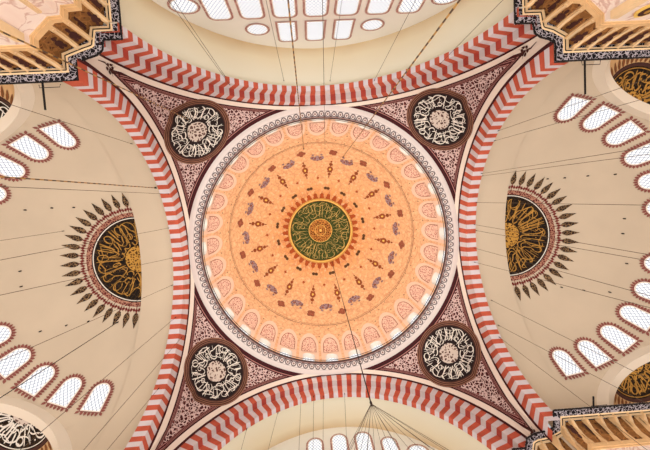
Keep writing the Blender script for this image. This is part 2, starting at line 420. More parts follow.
def pendentive(sx, sy, label, cap):
    root = thing('pendentive', (sx*H, sy*H, SPR), label, 'pendentive', cap)
    mb = MB()
    mb.grid(lambda i, j: (sx*cgrid[i][j][0], sy*cgrid[i][j][1], cgrid[i][j][2]), len(PB)-1, NV, 0, lambda i, j: pend_uv[i][j], (lambda i, j: not (sx > 0 and sy > 0 and cgrid[i][j+1][2] < SPR+1.6)))
    bvh = BVHTree.FromPolygons([Vector(p) for p in mb.v], mb.f)
    mb.build('painted_field', 'pend', root, True)
    c0 = Vector((0, 0, cz)); ctr = Vector((sx*10.8, sy*10.8, 31.7+EYE))
    nrm = (ctr-c0).normalized(); up = Vector((0, 0, 1)); ex = up.cross(nrm).normalized(); ey = nrm.cross(ex).normalized()
    def lay(off):
        def fn(x, y):
            p = ctr+ex*x+ey*y; d = (p-c0).normalized(); h = bvh.ray_cast(c0, d)
            q = h[0] if h[0] is not None else p
            return q-d*off
        return fn
    med = MB(); disc(med, lay(.03), 0, 3.12, 0, 80, 12); md = med.build('roundel', 'brown', root)
    r = MB()
    for a, b in ((3.02, 3.1), (2.86, 2.92), (2.7, 2.75)): disc(r, lay(.05), a, b, 0, 80, 1)
    r.build('roundel_rings', 'tan', md)
    g = MB(); disc(g, lay(.06), 0, 2.58, 0, 80, 8); g.build('black_ground', 'dark', md)
    s = MB(); sd = (sx+1)+(sy+1)*2
    script_ring(s, lay(.08), 1.1, 2.48, 12, .075, sd, overlap=1.35)
    script_ring(s, lay(.09), 1.3, 2.45, 14, .05, sd+3, overlap=1.6)
    s.build('calligraphy', 'cream', md)
    k = MB(); disc(k, lay(.10), 0, .95, 0, 40, 4); k.build('lattice_centre', 'rosette_white', md)
    k = MB(); disc(k, lay(.11), .93, 1.0, 0, 40, 1); k.build('centre_rim', 'dark', md)
    # small flower finial painted where the borders meet
    t0 = Vector((sx*13.17, sy*12.95, 22.9+EYE)); fl = MB()
    t0 = Vector((sx*13.0, sy*12.8, 22.9+EYE))
    nr = Vector((sx, sy, -.15)).normalized(); e1 = Vector((0, 0, 1)).cross(nr).normalized(); e2 = nr.cross(e1)
    def fp(x, y):
        p = t0+e1*x+e2*y; h = bvh.ray_cast(p-nr*3, nr); q = h[0] if h[0] is not None else p
        return q-nr*.05
    for a in range(0, 360, 60):
        ca = math.radians(a); cx, cy = .2*math.cos(ca), .26*math.sin(ca)
        ids = [fl.pt(fp(cx+.09*math.cos(b), cy+.12*math.sin(b))) for b in np.linspace(0, 2*PI, 9)[:-1]]; fl.face(ids)
    ribbon(fl, [(0, .0), (0, .5), (0, 1.0)], .1, fp); ribbon(fl, [(0, 0), (.1, -.5), (0, -1.1)], .08, fp); ribbon(fl, [(-.3, .3), (0, 0), (.3, .3)], .07, fp)
    fl.build('flower_finial', 'stemdark', root)
    return root
gp = None
pendentive(-1, -1, 'arabesque pendentive with black roundel, reaching the upper left pier', gp)
pendentive(1, -1, 'arabesque pendentive with black roundel, reaching the upper right pier', gp)
pendentive(-1, 1, 'arabesque pendentive with black roundel and cross-patterned centre, lower left of the dome', gp)
pendentive(1, 1, 'arabesque pendentive with black roundel, reaching the lower right pier', gp)

# ------------------------------------------------------------------ main dome
DR, DH0, DHV = 12.4, 3.3, 13.8
def dome_pt(az, e, off=0):
    """az degrees, e elevation in degrees (negative: metres down the drum)"""
    a = math.radians(az)
    if e < 0: r, z = DR, D+DH0+e
    else: r, z = DR*math.cos(math.radians(e)), D+DH0+DHV*math.sin(math.radians(e))
    r -= off
    return (r*math.cos(a), r*math.sin(a), z-(off*math.sin(math.radians(max(e, 0)))))
dome = thing('dome', (0, 0, D), 'large salmon painted central dome with green calligraphy medallion at its crown', 'dome')
mb = MB(); NE = 46
es = [90*i/NE for i in range(NE+1)]
mb.grid(lambda i, j: dome_pt(i*2.5, min(es[j], 89.8)), 144, len(es)-1, 0, lambda i, j: (i*2.5/11.25, max(0, es[j])/90))
mb.build('dome_shell', 'dome', dome, True)
mb = MB(); prof = [(13.3, -.02), (12.9, -.06), (12.6, -.02), (12.25, .05), (12.08, .12), (12.05, .22), (12.05, .4), (12.45, .42)]
vv = [0, .3, .5, .75, .88, .95, 1, 1]
NS = 128
mb.grid(lambda i, j: (prof[j][0]*math.cos(i*2*PI/256), prof[j][0]*math.sin(i*2*PI/256), D+prof[j][1]), 256, len(prof)-1, 0, lambda i, j: (i*NS/256, vv[j]))
cor = mb.build('ring_cornice', 'cornice', dome, True)
# iron rail line on the cornice lip
mb = MB()
for i in range(256):
    a = i*2*PI/256
mb.tube([(12.02*math.cos(a), 12.02*math.sin(a), D+.62) for a in np.linspace(0, 2*PI, 161)], .03, 4)
mb.build('gallery_rail', 'iron', dome)
# niches and windows round the drum
def strip_shape(hw, e0, e1, arch, n=10):
    """outline of an arched panel: list of (dx metres, e)"""
    pts = [(-hw, e0), (-hw, e1)]
    for i in range(1, n): 
        t = PI-PI*i/n; pts.append((hw*math.cos(t), e1+arch*math.sin(t)))
    pts += [(hw, e1), (hw, e0)]
    return pts
def dome_panel(mb, az, hw, e0, e1, arch, off, m=0):
    rows = 8; cols = 10
    # fill with a grid: half width shrinks in the arched top
    lv = [e0+(e1-e0)*i/4 for i in range(4)]+[e1+arch*math.sin(PI/2*i/8) for i in range(9)]
    hwv = [hw]*4+[hw*math.cos(PI/2*i/8) for i in range(9)]
    def P(i, j):
        x = hwv[i]*(-1+2*j/cols); return dome_pt(az+math.degrees(x/DR), lv[i], off)
    mb.grid(P, len(lv)-1, cols, m, lambda i, j: (hwv[i]*(-1+2*j/cols), lv[i]*.23 if lv[i] > 0 else lv[i]))
HB = math.pi*DR/32
for k in range(32):
    az = 11.25*k
    P_ = lambda x, h, o=0: (( DR+o)*math.cos(math.radians(az)+x/DR), (DR+o)*math.sin(math.radians(az)+x/DR), D+h)
    hw, z0, zs, zt = .66, .35, 2.35, 3.0
    top = lambda x: zs+(zt-zs)*math.sqrt(max(0, 1-(x/hw)**2))
    a = MB()
    for x0, x1, m in ((-HB, -1.07, 1), (-1.07, -hw, 0), (hw, 1.07, 0), (1.07, HB, 1)):
        a.grid(lambda i, j: P_(x0+(x1-x0)*i, (0.2, DH0)[j]), 1, 1, m, lambda i, j: (0, 0))
    xs = [-hw*math.cos(PI*i/12) for i in range(13)]
    a.grid(lambda i, j: P_(xs[i], top(xs[i]) if j == 0 else DH0), 12, 1, 0, lambda i, j: (0, 0))
    a.grid(lambda i, j: P_(xs[i], (.2, z0)[j]), 12, 1, 0, lambda i, j: (0, 0))
    nb = a.build('window_niche', ['nicheband', 'dome'], dome)
    a = MB()      # splayed reveal
    ol = [(-hw, z0), (-hw, (z0+zs)/2)]+[(x, top(x)) for x in xs]+[(hw, (z0+zs)/2), (hw, z0)]
    for (p, q) in zip(ol, ol[1:]+ol[:1]):
        a.face([a.pt(P_(*p)), a.pt(P_(*q)), a.pt(P_(q[0]*.9, q[1], .5)), a.pt(P_(p[0]*.9, p[1], .5))])
    a.build('window_reveal', 'reveal', nb)
    a = MB(); a.grid(lambda i, j: P_(-hw+2*hw*i/4, z0-.1+(zt-z0+.2)*j/4, .5), 4, 4, 0, lambda i, j: (-hw+2*hw*i/4, z0+(zt-z0)*j/4)); a.build('window_pane', 'glass', nb)
    a = MB(); dome_panel(a, az, 1.07, 0, 7.5, 9.8, .02); a.build('niche_head', 'nicheband', nb)
    a = MB(); dome_panel(a, az, .83, 0.0, 6.0, 7.9, .035); pn = a.build('panel_outline', 'clover', nb)
    a = MB(); dome_panel(a, az, .76, 0.0, 6.0, 7.4, .05); a.build('arabesque_panel', 'panelpink', nb)
# ribbed piers between niches (painted orange strips) are part of the shell; dots and rings
ringm = MB()
for e, w in ((24.0, .05), (25.0, .03)):
    ringm.grid(lambda i, j: dome_pt(i*3, e+(j-.5)*2*w*3, .03), 120, 1)
ringm.build('painted_rings', 'tan', dome)
dm = MB()
def dome_xy(az, e):
    def fn(x, y, off=.05):   # x sideways, y towards the crown, metres
        r = DR*math.cos(math.radians(e)); return dome_pt(az+math.degrees(x/max(r, 1)), e+math.degrees(y/13.0), off)
    return fn
def blob(mb, fn, cx, cy, rx, ry, m=0, n=10):
    mb.face([mb.pt(fn(cx+rx*math.cos(2*PI*i/n), cy+ry*math.sin(2*PI*i/n))) for i in range(n)], m)
for k in range(64):
    f = dome_xy(k*5.625, 21.3+(k % 2)*1.6); blob(dm, f, 0, 0, .07, .07)
for k in range(32):
    f = dome_xy(k*11.25+5.6, 15); blob(dm, f, 0, 0, .08, .08); blob(dm, f, 0, -1.2, .06, .06)
    f = dome_xy(k*11.25, 16.8)
dm.build('dot_band', 'cartouche', dome)
for k in range(16):
    a0 = 22.5*k; a1 = a0+11.25
    a = MB(); f = dome_xy(a1, 46)           # stalk with two buds
    blob(a, f, 0, 0, .40, .5); blob(a, f, 0, .85, .22, .24); blob(a, f, 0, -.85, .24, .26); blob(a, f, .2, .45, .12, .12); blob(a, f, -.2, .45, .12, .12)
    ribbon(a, [(0, -1.5), (0, 0), (0, 1.5)], .1, f); blob(a, f, 0, -1.35, .1, .16); blob(a, f, 0, 1.3, .09, .16)
    o = a.build('stalk_motif', 'stalk', dome)
    a = MB(); blob(a, lambda x, y: f(x, y, .07), 0, 0, .13, .2); a.build('bud_centre', 'goldpale', o)
    a = MB(); f = dome_xy(a0, 36.2)          # crescent lotus
    for q in range(5):
        t = math.radians(200+35*q+(k % 3)*8); blob(a, f, .62*math.cos(t), .1+.46*math.sin(t)*-1, .33, .3)
    blob(a, f, 0, .12, .26, .24); blob(a, f, .55, -.28, .17, .14); blob(a, f, -.55, -.28, .17, .14)
    o = a.build('lotus_motif', 'lotus', dome)
    a = MB(); blob(a, lambda x, y: f(x, y, .07), .45, .25, .16, .14); blob(a, lambda x, y: f(x, y, .07), -.3, .4, .13, .12); blob(a, lambda x, y: f(x, y, .07), -.6, .1, .11, .12); a.build('lotus_petal', 'clover', o)
    a = MB(); f = dome_xy(a1, 32.5)
    for q in range(4): blob(a, f, .3*math.cos(q*PI/2+k), .28*math.sin(q*PI/2+k), .29, .27)
    blob(a, f, 0, .34, .12, .2); a.build('clover_motif', 'clover', dome)
    a = MB(); f = dome_xy(a1, 61.2-1.0); blob(a, f, -.2, 0, .24, .24); blob(a, f, .2, 0, .24, .24); a.build('cartouche_motif', 'cartouche', dome)
    a = MB(); f = dome_xy(a0, 53); blob(a, f, 0, 0, .19, .17); ribbon(a, [(0, -.35), (0, .35)], .08, f); a.build('bud_motif', 'petal', dome)
# crown medallion
def dmap(off):
    def fn(x, y):
        r = math.hypot(x, y); e = math.degrees(math.acos(min(1, r/DR))); return dome_pt(math.degrees(math.atan2(y, x)), min(e, 89.95), off)
    return fn
RM = 4.72
a = MB(); disc(a, dmap(.06), 0, RM-.2, 0, 96, 10); cm = a.build('crown_medallion', 'green', dome)
a = MB(); disc(a, dmap(.08), RM-.32, RM+.02, 0, 96, 2); a.build('gilt_border', 'goldpale', cm)
a = MB(); disc(a, dmap(.10), RM-.12, RM-.06, 0, 96, 1); disc(a, dmap(.1), RM-.36, RM-.31, 0, 96, 1); disc(a, dmap(.1), RM-.0, RM+.06, 0, 96, 1); a.build('border_line', 'petal', cm)
a = MB()
for k in range(34):
    t = 2*PI*k/34; c, s = math.cos(t), math.sin(t); fn = dmap(.07)
    for (r, w, h) in ((RM+.14, .33, .3), (RM+.46, .27, .28)):
        a.face([a.pt(fn(*(lambda p, q: ((r+p)*c-q*s, (r+p)*s+q*c))(h*math.cos(u), w*math.sin(u)))) for u in np.linspace(0, 2*PI, 11)[:-1]])
    ribbon(a, [((RM+.5)*c, (RM+.5)*s), ((RM+1.05)*c, (RM+1.05)*s)], .1, fn)
a.build('petal_fringe', 'petal', cm)
a = MB(); script_ring(a, dmap(.10), 2.1, 4.2, 14, .06, 2, overlap=1.2); script_ring(a, dmap(.11), 2.9, 4.3, 18, .05, 4, overlap=1.3)
for k in range(32):
    t = 2*PI*k/32; ribbon(a, [(1.95*math.cos(t), 1.95*math.sin(t)), (3.0*math.cos(t), 3.0*math.sin(t))], .05, dmap(.1))
a.build('gold_calligraphy', 'goldpale2', cm)
a = MB(); disc(a, dmap(.12), 0, 1.8, 0, 48, 5); a.build('crown_rosette', 'rosette', cm)
a = MB(); disc(a, dmap(.14), 0, .32, 0, 24, 2); disc(a, dmap(.14), 1.78, 1.85, 0, 48, 1); disc(a, dmap(.14), .9, .96, 0, 48, 1); a.build('rosette_boss', 'goldpale', cm)

# ------------------------------------------------------------------ half domes
SR = 12.65; SX = 17.0; SZ = 20.3+EYE; XD = 11.2; XR = 5.15; XA = 60.0
XC = math.sqrt(SR*SR-XD*XD)
def semi_pt(sx, az, el, off=0):
    a, e = math.radians(az), math.radians(el); r = SR-off
    if el < 0: return (sx*(SX+r*math.cos(a)), r*math.sin(a), SZ+el*.2)
    return (sx*(SX+r*math.cos(e)*math.cos(a)), r*math.cos(e)*math.sin(a), SZ+r*math.sin(e))
def exn(sx, s): return Vector((sx*math.cos(math.radians(XA)), s*math.sin(math.radians(XA)), 0))
def semi_map(sx, off, cx=0.0):
    """flat medallion coordinates (x outwards from the seam, y along it) on the half dome"""
    def fn(x, y):
        x += cx; y += .2; r = math.hypot(x, y); el = 90-math.degrees(r/SR); az = math.degrees(math.atan2(y, x))
        return semi_pt(sx, az, el, off)
    return fn
def half_dome(sx, side_label):
    root = thing('half_dome', (sx*SX, 0, SZ), side_label, 'half dome')
    mb = MB(); els = [-50, -40, -30, -20, -10]+list(np.arange(0, 90.01, 1.5)); na = 120
    grid = []
    for i in range(na+1):
        for j, el in enumerate(els): grid.append(Vector(semi_pt(sx, -90+180*i/na, min(el, 89.9))))
    nv = len(els); keepf = []; fv = set()
    ns = [(exn(sx, 1)), (exn(sx, -1))]; O = Vector((sx*SX, 0, 0))
    def beyond(p, n): return (p-O).dot(n)-XD
    for i in range(na):
        for j in range(nv-1):
            ids = (i*nv+j, i*nv+j+1, (i+1)*nv+j+1, (i+1)*nv+j); c = sum((grid[q] for q in ids), Vector())/4
            if any(beyond(c, n) > 0 for n in ns): continue
            keepf.append(ids); fv.update(ids)
    for q in fv:
        for n in ns:
            p = grid[q]
            if beyond(p, n) > -.12:
                tng = Vector((-n.y, n.x, 0)); t = (p-O).dot(tng); z = p.z-SZ
                if z > 0:
                    l = math.hypot(t, z); t, z = t/l*XC, z/l*XC
                else: t = math.copysign(XC, t)
                grid[q] = O+n*XD+tng*t+Vector((0, 0, SZ+z))
    for p in grid: mb.pt(p)
    for f in keepf: mb.face(f)
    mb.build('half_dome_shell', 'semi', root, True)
    # faint seam line along the springing of the arch
    a = MB(); a.grid(lambda i, j: (sx*(SX+.02+.07*j), (SR-.05)*math.cos(PI*i/90), SZ+(SR-.05)*math.sin(PI*i/90)), 90, 1); a.build('seam_line', 'line', root)
    # crown medallion, cut off by the seam
    cx = 0.25
    def cdisc(mb, off, r0, r1, m=0, n=48, nr=4):
        f = semi_map(sx, off)
        def P(i, j):
            r = r0+(r1-r0)*j/nr; lim = math.acos(max(-1, min(1, -cx/max(r, 1e-3)))) if r > cx else PI
            t = -lim+2*lim*i/n; return f(max(.0, cx+r*math.cos(t)), r*math.sin(t))
        mb.grid(P, n, nr, m)
    a = MB(); cdisc(a, .03, 0, 3.95, 0, 48, 8); md = a.build('half_medallion', 'medblack', root)
    a = MB(); cdisc(a, .05, 3.78, 3.86, 0, 60, 1); a.build('medallion_line', 'cream', md)
    f = semi_map(sx, .07, cx)
    a = MB(); script_ring(a, lambda x, y: f(max(x, -cx), y), 1.3, 3.6, 16, .085, 1+(sx > 0), half=True)
    script_ring(a, lambda x, y: f(max(x, -cx), y), 1.6, 3.6, 16, .06, 5+(sx > 0), half=True, overlap=1.5)
    # drop whatever falls across the seam
    def trim(mb):
        fs = []; ms = []
        for fc, m in zip(mb.f, mb.m):
            if all(abs(mb.v[i][0]) > SX+.01 for i in fc): fs.append(fc); ms.append(m)
        mb.f, mb.m = fs, ms
    trim(a); a.build('gold_calligraphy', 'gold', md)
    a = MB(); cdisc(a, .08, 0, 1.2, 0, 32, 4); a.build('lattice_centre', 'rosette_gold', md)
    a = MB(); cdisc(a, .03, 3.95, 4.35, 0, 60, 2); a.build('interlace_band', 'meander', md)
    # radiating leaves
    nl = 23
    for k in range(nl):
        t = math.radians(-96+192*k/(nl-1)); c, s = math.cos(t), math.sin(t)
        def g(u, w, off=.04): 
            return semi_map(sx, off, cx)(u*c-w*s, u*s+w*c)
        x_end = cx+4.6*c
        if x_end < .02: continue
        a = MB()
        prof = [(4.85, .0), (5.0, .16), (5.25, .27), (5.55, .24), (5.9, .12), (6.3, .0)]
        ids = [a.pt(g(u, w)) for u, w in prof]+[a.pt(g(u, -w)) for u, w in prof[-2:0:-1]]; a.face(ids)
        lf = a.build('leaf_ray', 'leafdark', root)
        a = MB(); ribbon(a, [(4.15, 0), (5.0, 0)], .14, lambda x, y: g(x, y, .05)); 
        for w in (-.22, .22):
            a.face([a.pt(g(u, v, .05)) for u, v in ((4.45, w), (4.6, w*1.6), (4.85, w), (4.65, w*.5))])
        a.face([a.pt(g(u, v, .05)) for u, v in ((4.7, -.13), (4.95, 0), (4.7, .13), (4.5, 0))])
        a.build('leaf_stem', 'stem', lf)
    return root
hdL = half_dome(-1, 'cream half dome beyond the left striped arch, with black and gold half medallion')
hdR = half_dome(1, 'cream half dome beyond the right striped arch, with black and gold half medallion')

# windows of the half domes: 13 bays round the base
wn = [0]
def win_name(): wn[0] += 1; return 'window_%d' % wn[0]
def arched_outline(hw, h0, h1, n=12, grow=0):
    """closed outline of a round-headed opening, x sideways, y up"""
    hw += grow; h0 -= grow; r = hw
    cy = h1-(hw-grow)
    return [(-hw, h0)]+[(-hw, h0+(cy-h0)*q) for q in (.25, .5, .75)]+[(hw*math.cos(PI-PI*i/n), cy+(hw)*math.sin(PI-PI*i/n)*1.0) for i in range(n+1)]+[(hw, h0+(cy-h0)*q) for q in (.75, .5, .25)]+[(hw, h0)]
def ringfill(mb, A, B, fn, m=0):
    k = len(A)
    a = [mb.pt(fn(*p)) for p in A]; b = [mb.pt(fn(*p)) for p in B]
    for i in range(k): mb.face((a[i], a[(i+1) % k], b[(i+1) % k], b[i]), m)
def panelfill(mb, A, fn, uv=True, m=0):
    cxy = (sum(p[0] for p in A)/len(A), sum(p[1] for p in A)/len(A))
    k = len(A)
    rings = []
    for q in (1, .66, .33):
        rings.append([mb.pt(fn(cxy[0]+(p[0]-cxy[0])*q, cxy[1]+(p[1]-cxy[1])*q), (cxy[0]+(p[0]-cxy[0])*q, cxy[1]+(p[1]-cxy[1])*q)) for p in A])
    c = mb.pt(fn(*cxy), cxy)
    for a, b in zip(rings, rings[1:]):
        for i in range(k): mb.face((a[i], a[(i+1) % k], b[(i+1) % k], b[i]), m)
    for i in range(k): mb.face((rings[-1][i], rings[-1][(i+1) % k], c), m)
def dense(A, step):
    out = []
    for i in range(len(A)):
        p, q = A[i], A[(i+1) % len(A)]; l = math.hypot(q[0]-p[0], q[1]-p[1]); n = max(1, round(l/step))
        out += [(p[0]+(q[0]-p[0])*j/n, p[1]+(q[1]-p[1])*j/n) for j in range(n)]
    return out
def teeth(mb, A, g0, g1, fn, step=.17, m=0):
    """scalloped fringe: leaf shaped teeth pointing out of outline A"""
    B = dense(A, step); cxy = (sum(p[0] for p in A)/len(A), sum(p[1] for p in A)/len(A)); k = len(B)
    for i in range(k):
        p, q, r = B[i-1], B[i], B[(i+1) % k]
        tx, ty = r[0]-p[0], r[1]-p[1]; l = math.hypot(tx, ty) or 1; tx /= l; ty /= l; nx, ny = ty, -tx
        if (q[0]-cxy[0])*nx+(q[1]-cxy[1])*ny < 0: nx, ny = -nx, -ny
        h = step*.36
        pts = [(q[0]+tx*h+nx*g0, q[1]+ty*h+ny*g0), (q[0]+tx*h*1.1+nx*(g0+g1)*.5, q[1]+ty*h*1.1+ny*(g0+g1)*.5), (q[0]+nx*g1, q[1]+ny*g1), (q[0]-tx*h*1.1+nx*(g0+g1)*.5, q[1]-ty*h*1.1+ny*(g0+g1)*.5), (q[0]-tx*h+nx*g0, q[1]-ty*h+ny*g0)]
        mb.face([mb.pt(fn(*z)) for z in pts], m)
def lattice_window(fnoff, hw, h0, h1, label, loc, group=None, fringe=.26):
    r = thing(win_name(), loc, label, 'window', group, 'structure')
    A = arched_outline(hw, h0, h1)
    B = arched_outline(hw, h0, h1, grow=.10); E = arched_outline(hw, h0, h1, grow=.17)
    a = MB(); panelfill(a, A, fnoff(.06)); a.build('window_pane', 'glass', r)
    a = MB(); ringfill(a, A, B, fnoff(.07)); a.build('window_frame', 'reveal', r)
    a = MB(); ringfill(a, B, E, fnoff(.05)); fr = a.build('window_border', 'winframe' if not fringe else 'fringe', r)
    if fringe:
        a = MB(); teeth(a, E, -.02, fringe, fnoff(.05), .24); a.build('fringe', 'fringe', fr)
    return r
ordn = {-1: 'left', 1: 'right'}
cnt = ['first', 'second', 'third', 'fourth', 'fifth', 'sixth']
for sx in (-1, 1):
    for k in range(-6, 7):
        az0 = k*13.0 + (2.2 if sx < 0 else 2.4)
        if (sx > 0 and -1 < k < 1) or (sx < 0 and k in (0, 1, -1)): continue
        el0 = 34.8 if sx < 0 else 34.0
        def fo(off, az0=az0, el0=el0, sx=sx):
            def fn(x, y):
                el = el0+math.degrees(y/SR); az = az0+math.degrees(x/(SR*math.cos(math.radians(el0)))); return semi_pt(sx, az, el, off)
            return fn
        end = 'upper' if k < 0 else 'lower'; num = cnt[6-abs(k)] if k else 'middle'
        lab = f'round-headed lattice window with red fringe, {num} from the {end} end in the {ordn[sx]} half dome' if k else f'round-headed lattice window with red fringe in the middle of the {ordn[sx]} half dome'
        lattice_window(fo, .60, -1.02, 1.06, lab, semi_pt(sx, az0, el0), 'windows round the %s half dome' % ordn[sx])

HK = [(-1, -24.21, -4.74, 31.15), (-1, -22.77, -4.81, 32.08), (-1, -21.43, -4.77, 32.75), (-1, -25.34, 0.21, 31.41), (-1, -25.32, 1.47, 31.32), (-1, -24.0, 5.22, 31.06), (-1, -22.56, 5.16, 32.03), (-1, -21.14, 5.14, 32.69), (1, 20.38, -4.88, 33.07), (1, 21.64, -4.87, 32.61), (1, 23.14, -4.9, 31.82), (1, 24.66, -4.86, 30.71), (1, 25.71, -1.01, 31.02), (1, 25.65, 0.29, 31.12), (1, 25.61, 2.85, 30.72), (1, 21.22, 5.08, 32.69), (1, 22.68, 5.27, 31.9), (1, 24.19, 5.29, 30.86)]
for sx, x, y, z in HK:
    a = MB(); a.tube([(x, y, z+.05), (x, y, z-.1), (x, y, z-.2)], .05, 8)
    tag(a.build('iron_hook', 'iron'), 'small dark iron hook in the plaster of the %s half dome' % ordn[sx], 'hook', 'iron hooks in the %s half dome' % ordn[sx])

# side vaults between arch and half dome
for sx in (-1, 1):
    o = thing('side_vault', (sx*14.2, 0, SPR), 'plain cream vault strip between %s striped arch and half dome' % ordn[sx], 'vault')
    mb = MB(); r = 12.45
    def prof(i):
        n = 90
        if i < 3: return (r, SZ-.03+.01*i)
        if i > n+3: return (-r, SZ-.01*(i-n-3))
        t = PI*(i-3)/n; return (r*math.cos(t), SZ+r*math.sin(t))
    mb.grid(lambda i, j: (sx*(H+.88+(SX+.05-H-.88)*j/4), *prof(i)), 96, 4)
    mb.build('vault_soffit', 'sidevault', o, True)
    a = MB(); ps = P_side
    a.grid(lambda i, j: (sx*(H+.88), *( apt(ps[i], *SIDE['i'], SIDE['zc']) if j == 0 else apt(ps[i], 13.4, 13.9, SIDE['zc']))), len(ps)-1, 1, 0, None, lambda i, j: not (sx > 0 and ps[i][0] == 'arc' and apt(ps[i], *SIDE['i'], SIDE['zc'])[1] < SPR+2.2 and apt(ps[i], 1, 1, 0)[0] > 0) and not (sx > 0 and i == 0))
    a.build('back_face', 'sidevault', o)

# exedrae in the corners of the half domes
def exedra(sx, s, label, seed):
    n = exn(sx, s); tg = Vector((-n.y, n.x, 0)); O = Vector((sx*SX, 0, 0)); c = O+n*XD+Vector((0, 0, SZ))
    root = thing('exedra', c, label, 'niche')
    mb = MB()          # rim on the arch plane
    def rp(i, r, d=0):
        if i < 3: t, z = r, -9+3*i
        elif i > 63: t, z = -r, -3*(i-63)
        else: a = PI*(i-3)/60; t, z = r*math.cos(a), r*math.sin(a)
        return c+n*d+tg*t+Vector((0, 0, z))
    mb.grid(lambda i, j: rp(i, (XC+.12, XR)[j], -.02), 66, 1); mb.build('arch_rim', 'rim', root)
    a = MB(); a.grid(lambda i, j: rp(i, (XC+.16, XC+.10)[j], -.05), 66, 1); a.build('rim_line', 'line', root)
    a = MB(); a.grid(lambda i, j: rp(i, XR, .35*j-.02), 66, 2); a.build('rim_soffit', 'rim', root, True)
    def ep(az, el, off=0):
        r = XR+.1-off; a, e = math.radians(az), math.radians(max(el, 0))
        return c+n*(.3+r*math.cos(e)*math.cos(a))+tg*(r*math.cos(e)*math.sin(a))+Vector((0, 0, r*math.sin(e) if el >= 0 else el*.3))
    a = MB(); a.grid(lambda i, j: ep(-90+180*i/60, -30+30*j/3 if j < 3 else (j-3)*3), 60, 33); a.build('exedra_shell', 'exedra', root, True)
    def em(off):
        def fn(x, y):
            x = max(x, 0); r = math.hypot(x, y); return ep(math.degrees(math.atan2(y, x)), 90-math.degrees(r/XR), off)
        return fn
    a = MB(); disc(a, em(.03), 0, 2.45, 0, 40, 6, -90, 90); md = a.build('half_medallion', 'medblack', root)
    a = MB(); disc(a, em(.05), 2.3, 2.36, 0, 40, 1, -90, 90); a.build('medallion_line', 'gold' if sx > 0 else 'cream', md)
    a = MB(); rot = -PI/2
    def hs(off):
        f = em(off)
        return lambda x, y: f(x*math.cos(rot)-y*math.sin(rot), x*math.sin(rot)+y*math.cos(rot))
    script_ring(a, hs(.06), .8, 2.2, 6, .10, seed, full=180, overlap=1.2); script_ring(a, hs(.07), .9, 2.1, 5, .08, seed+2, full=180, overlap=1.4)
    a.build('calligraphy', 'gold' if sx > 0 else 'cream', md)
    a = MB(); disc(a, em(.08), 0, .75, 0, 24, 3, -90, 90); a.build('lattice_centre', 'rosette_gold' if sx > 0 else 'rosette_white', md)
    a = MB(); disc(a, em(.03), 2.45, 2.7, 0, 40, 1, -90, 90); a.build('brown_band', 'brown', md)
    for k in range(25):
        t = math.radians(-90+180*(k+.5)/25); c_, s_ = math.cos(t), math.sin(t); f = em(.04)
        prof = [(2.7, .0), (2.8, .09), (3.05, .13), (3.3, .09), (3.6, 0)]; a = MB()
        P = prof+[(u, -w) for u, w in prof[-2:0:-1]]
        a.face([a.pt(f(u*c_-w*s_, u*s_+w*c_)) for u, w in P]); a.build('leaf_ray', 'leafbrown', root)
exedra(-1, -1, 'tan corner niche with leaf-fringed medallion, beside the upper left pier', 0)
exedra(-1, 1, 'tan corner niche with cream lettered half medallion under the lower left windows', 1)
exedra(1, -1, 'tan corner niche with gold lettered medallion, beside the upper right pier', 2)
exedra(1, 1, 'tan corner niche with gold lettered medallion, beside the lower right pier', 3)

# ------------------------------------------------------------------ end vaults and tympanum walls
TY = 17.8
for sy, nm in ((-1, 'upper'), (1, 'lower')):
    o = thing('end_vault', (0, sy*15, SPR), 'deep plain cream vault behind the %s double-stepped arch' % nm, 'vault')
    mb = MB(); W, V, zc = (12.0, 14.1, ENDA['zc']) if sy < 0 else (11.9, 14.4, ENDA['zc'])
    def prof(i, W=W, V=V, zc=zc):
        t0 = math.asin((SPR-zc)/V); t = t0+(PI-2*t0)*i/96; return (W*math.cos(t), zc+V*math.sin(t))
    mb.grid(lambda i, j: (prof(i)[0], sy*(H+1.02+(TY-H-.97)*j/8), prof(i)[1]), 96, 8); mb.build('vault_soffit', 'vaultgraded', o, True)
    a = MB(); ps = P_end
    a.grid(lambda i, j: ((lambda q: (q[0], sy*(H+1.02), q[1]))(apt(ps[i], *(ENDA['i'] if j == 0 else (13.4, 15.9)), ENDA['zc']))), len(ps)-1, 1, 0, None, lambda i, j: not (sy > 0 and i < 6))
    a.build('back_face', 'vault', o)
    mb = MB(); mb.grid(lambda i, j: (-14+28*i/8, sy*TY, EYE+6+29*j/8), 8, 8)
    w = mb.build('wall_north' if sy < 0 else 'wall_south', 'tymp')
    tag(w, 'pale end wall with rows of lattice windows under the %s vault' % nm, 'wall', None, 'structure')
def wall_map(sy, cx, cz_):
    def fo(off):
        return lambda x, y: (cx+x, sy*(TY-off), cz_+y)
    return fo
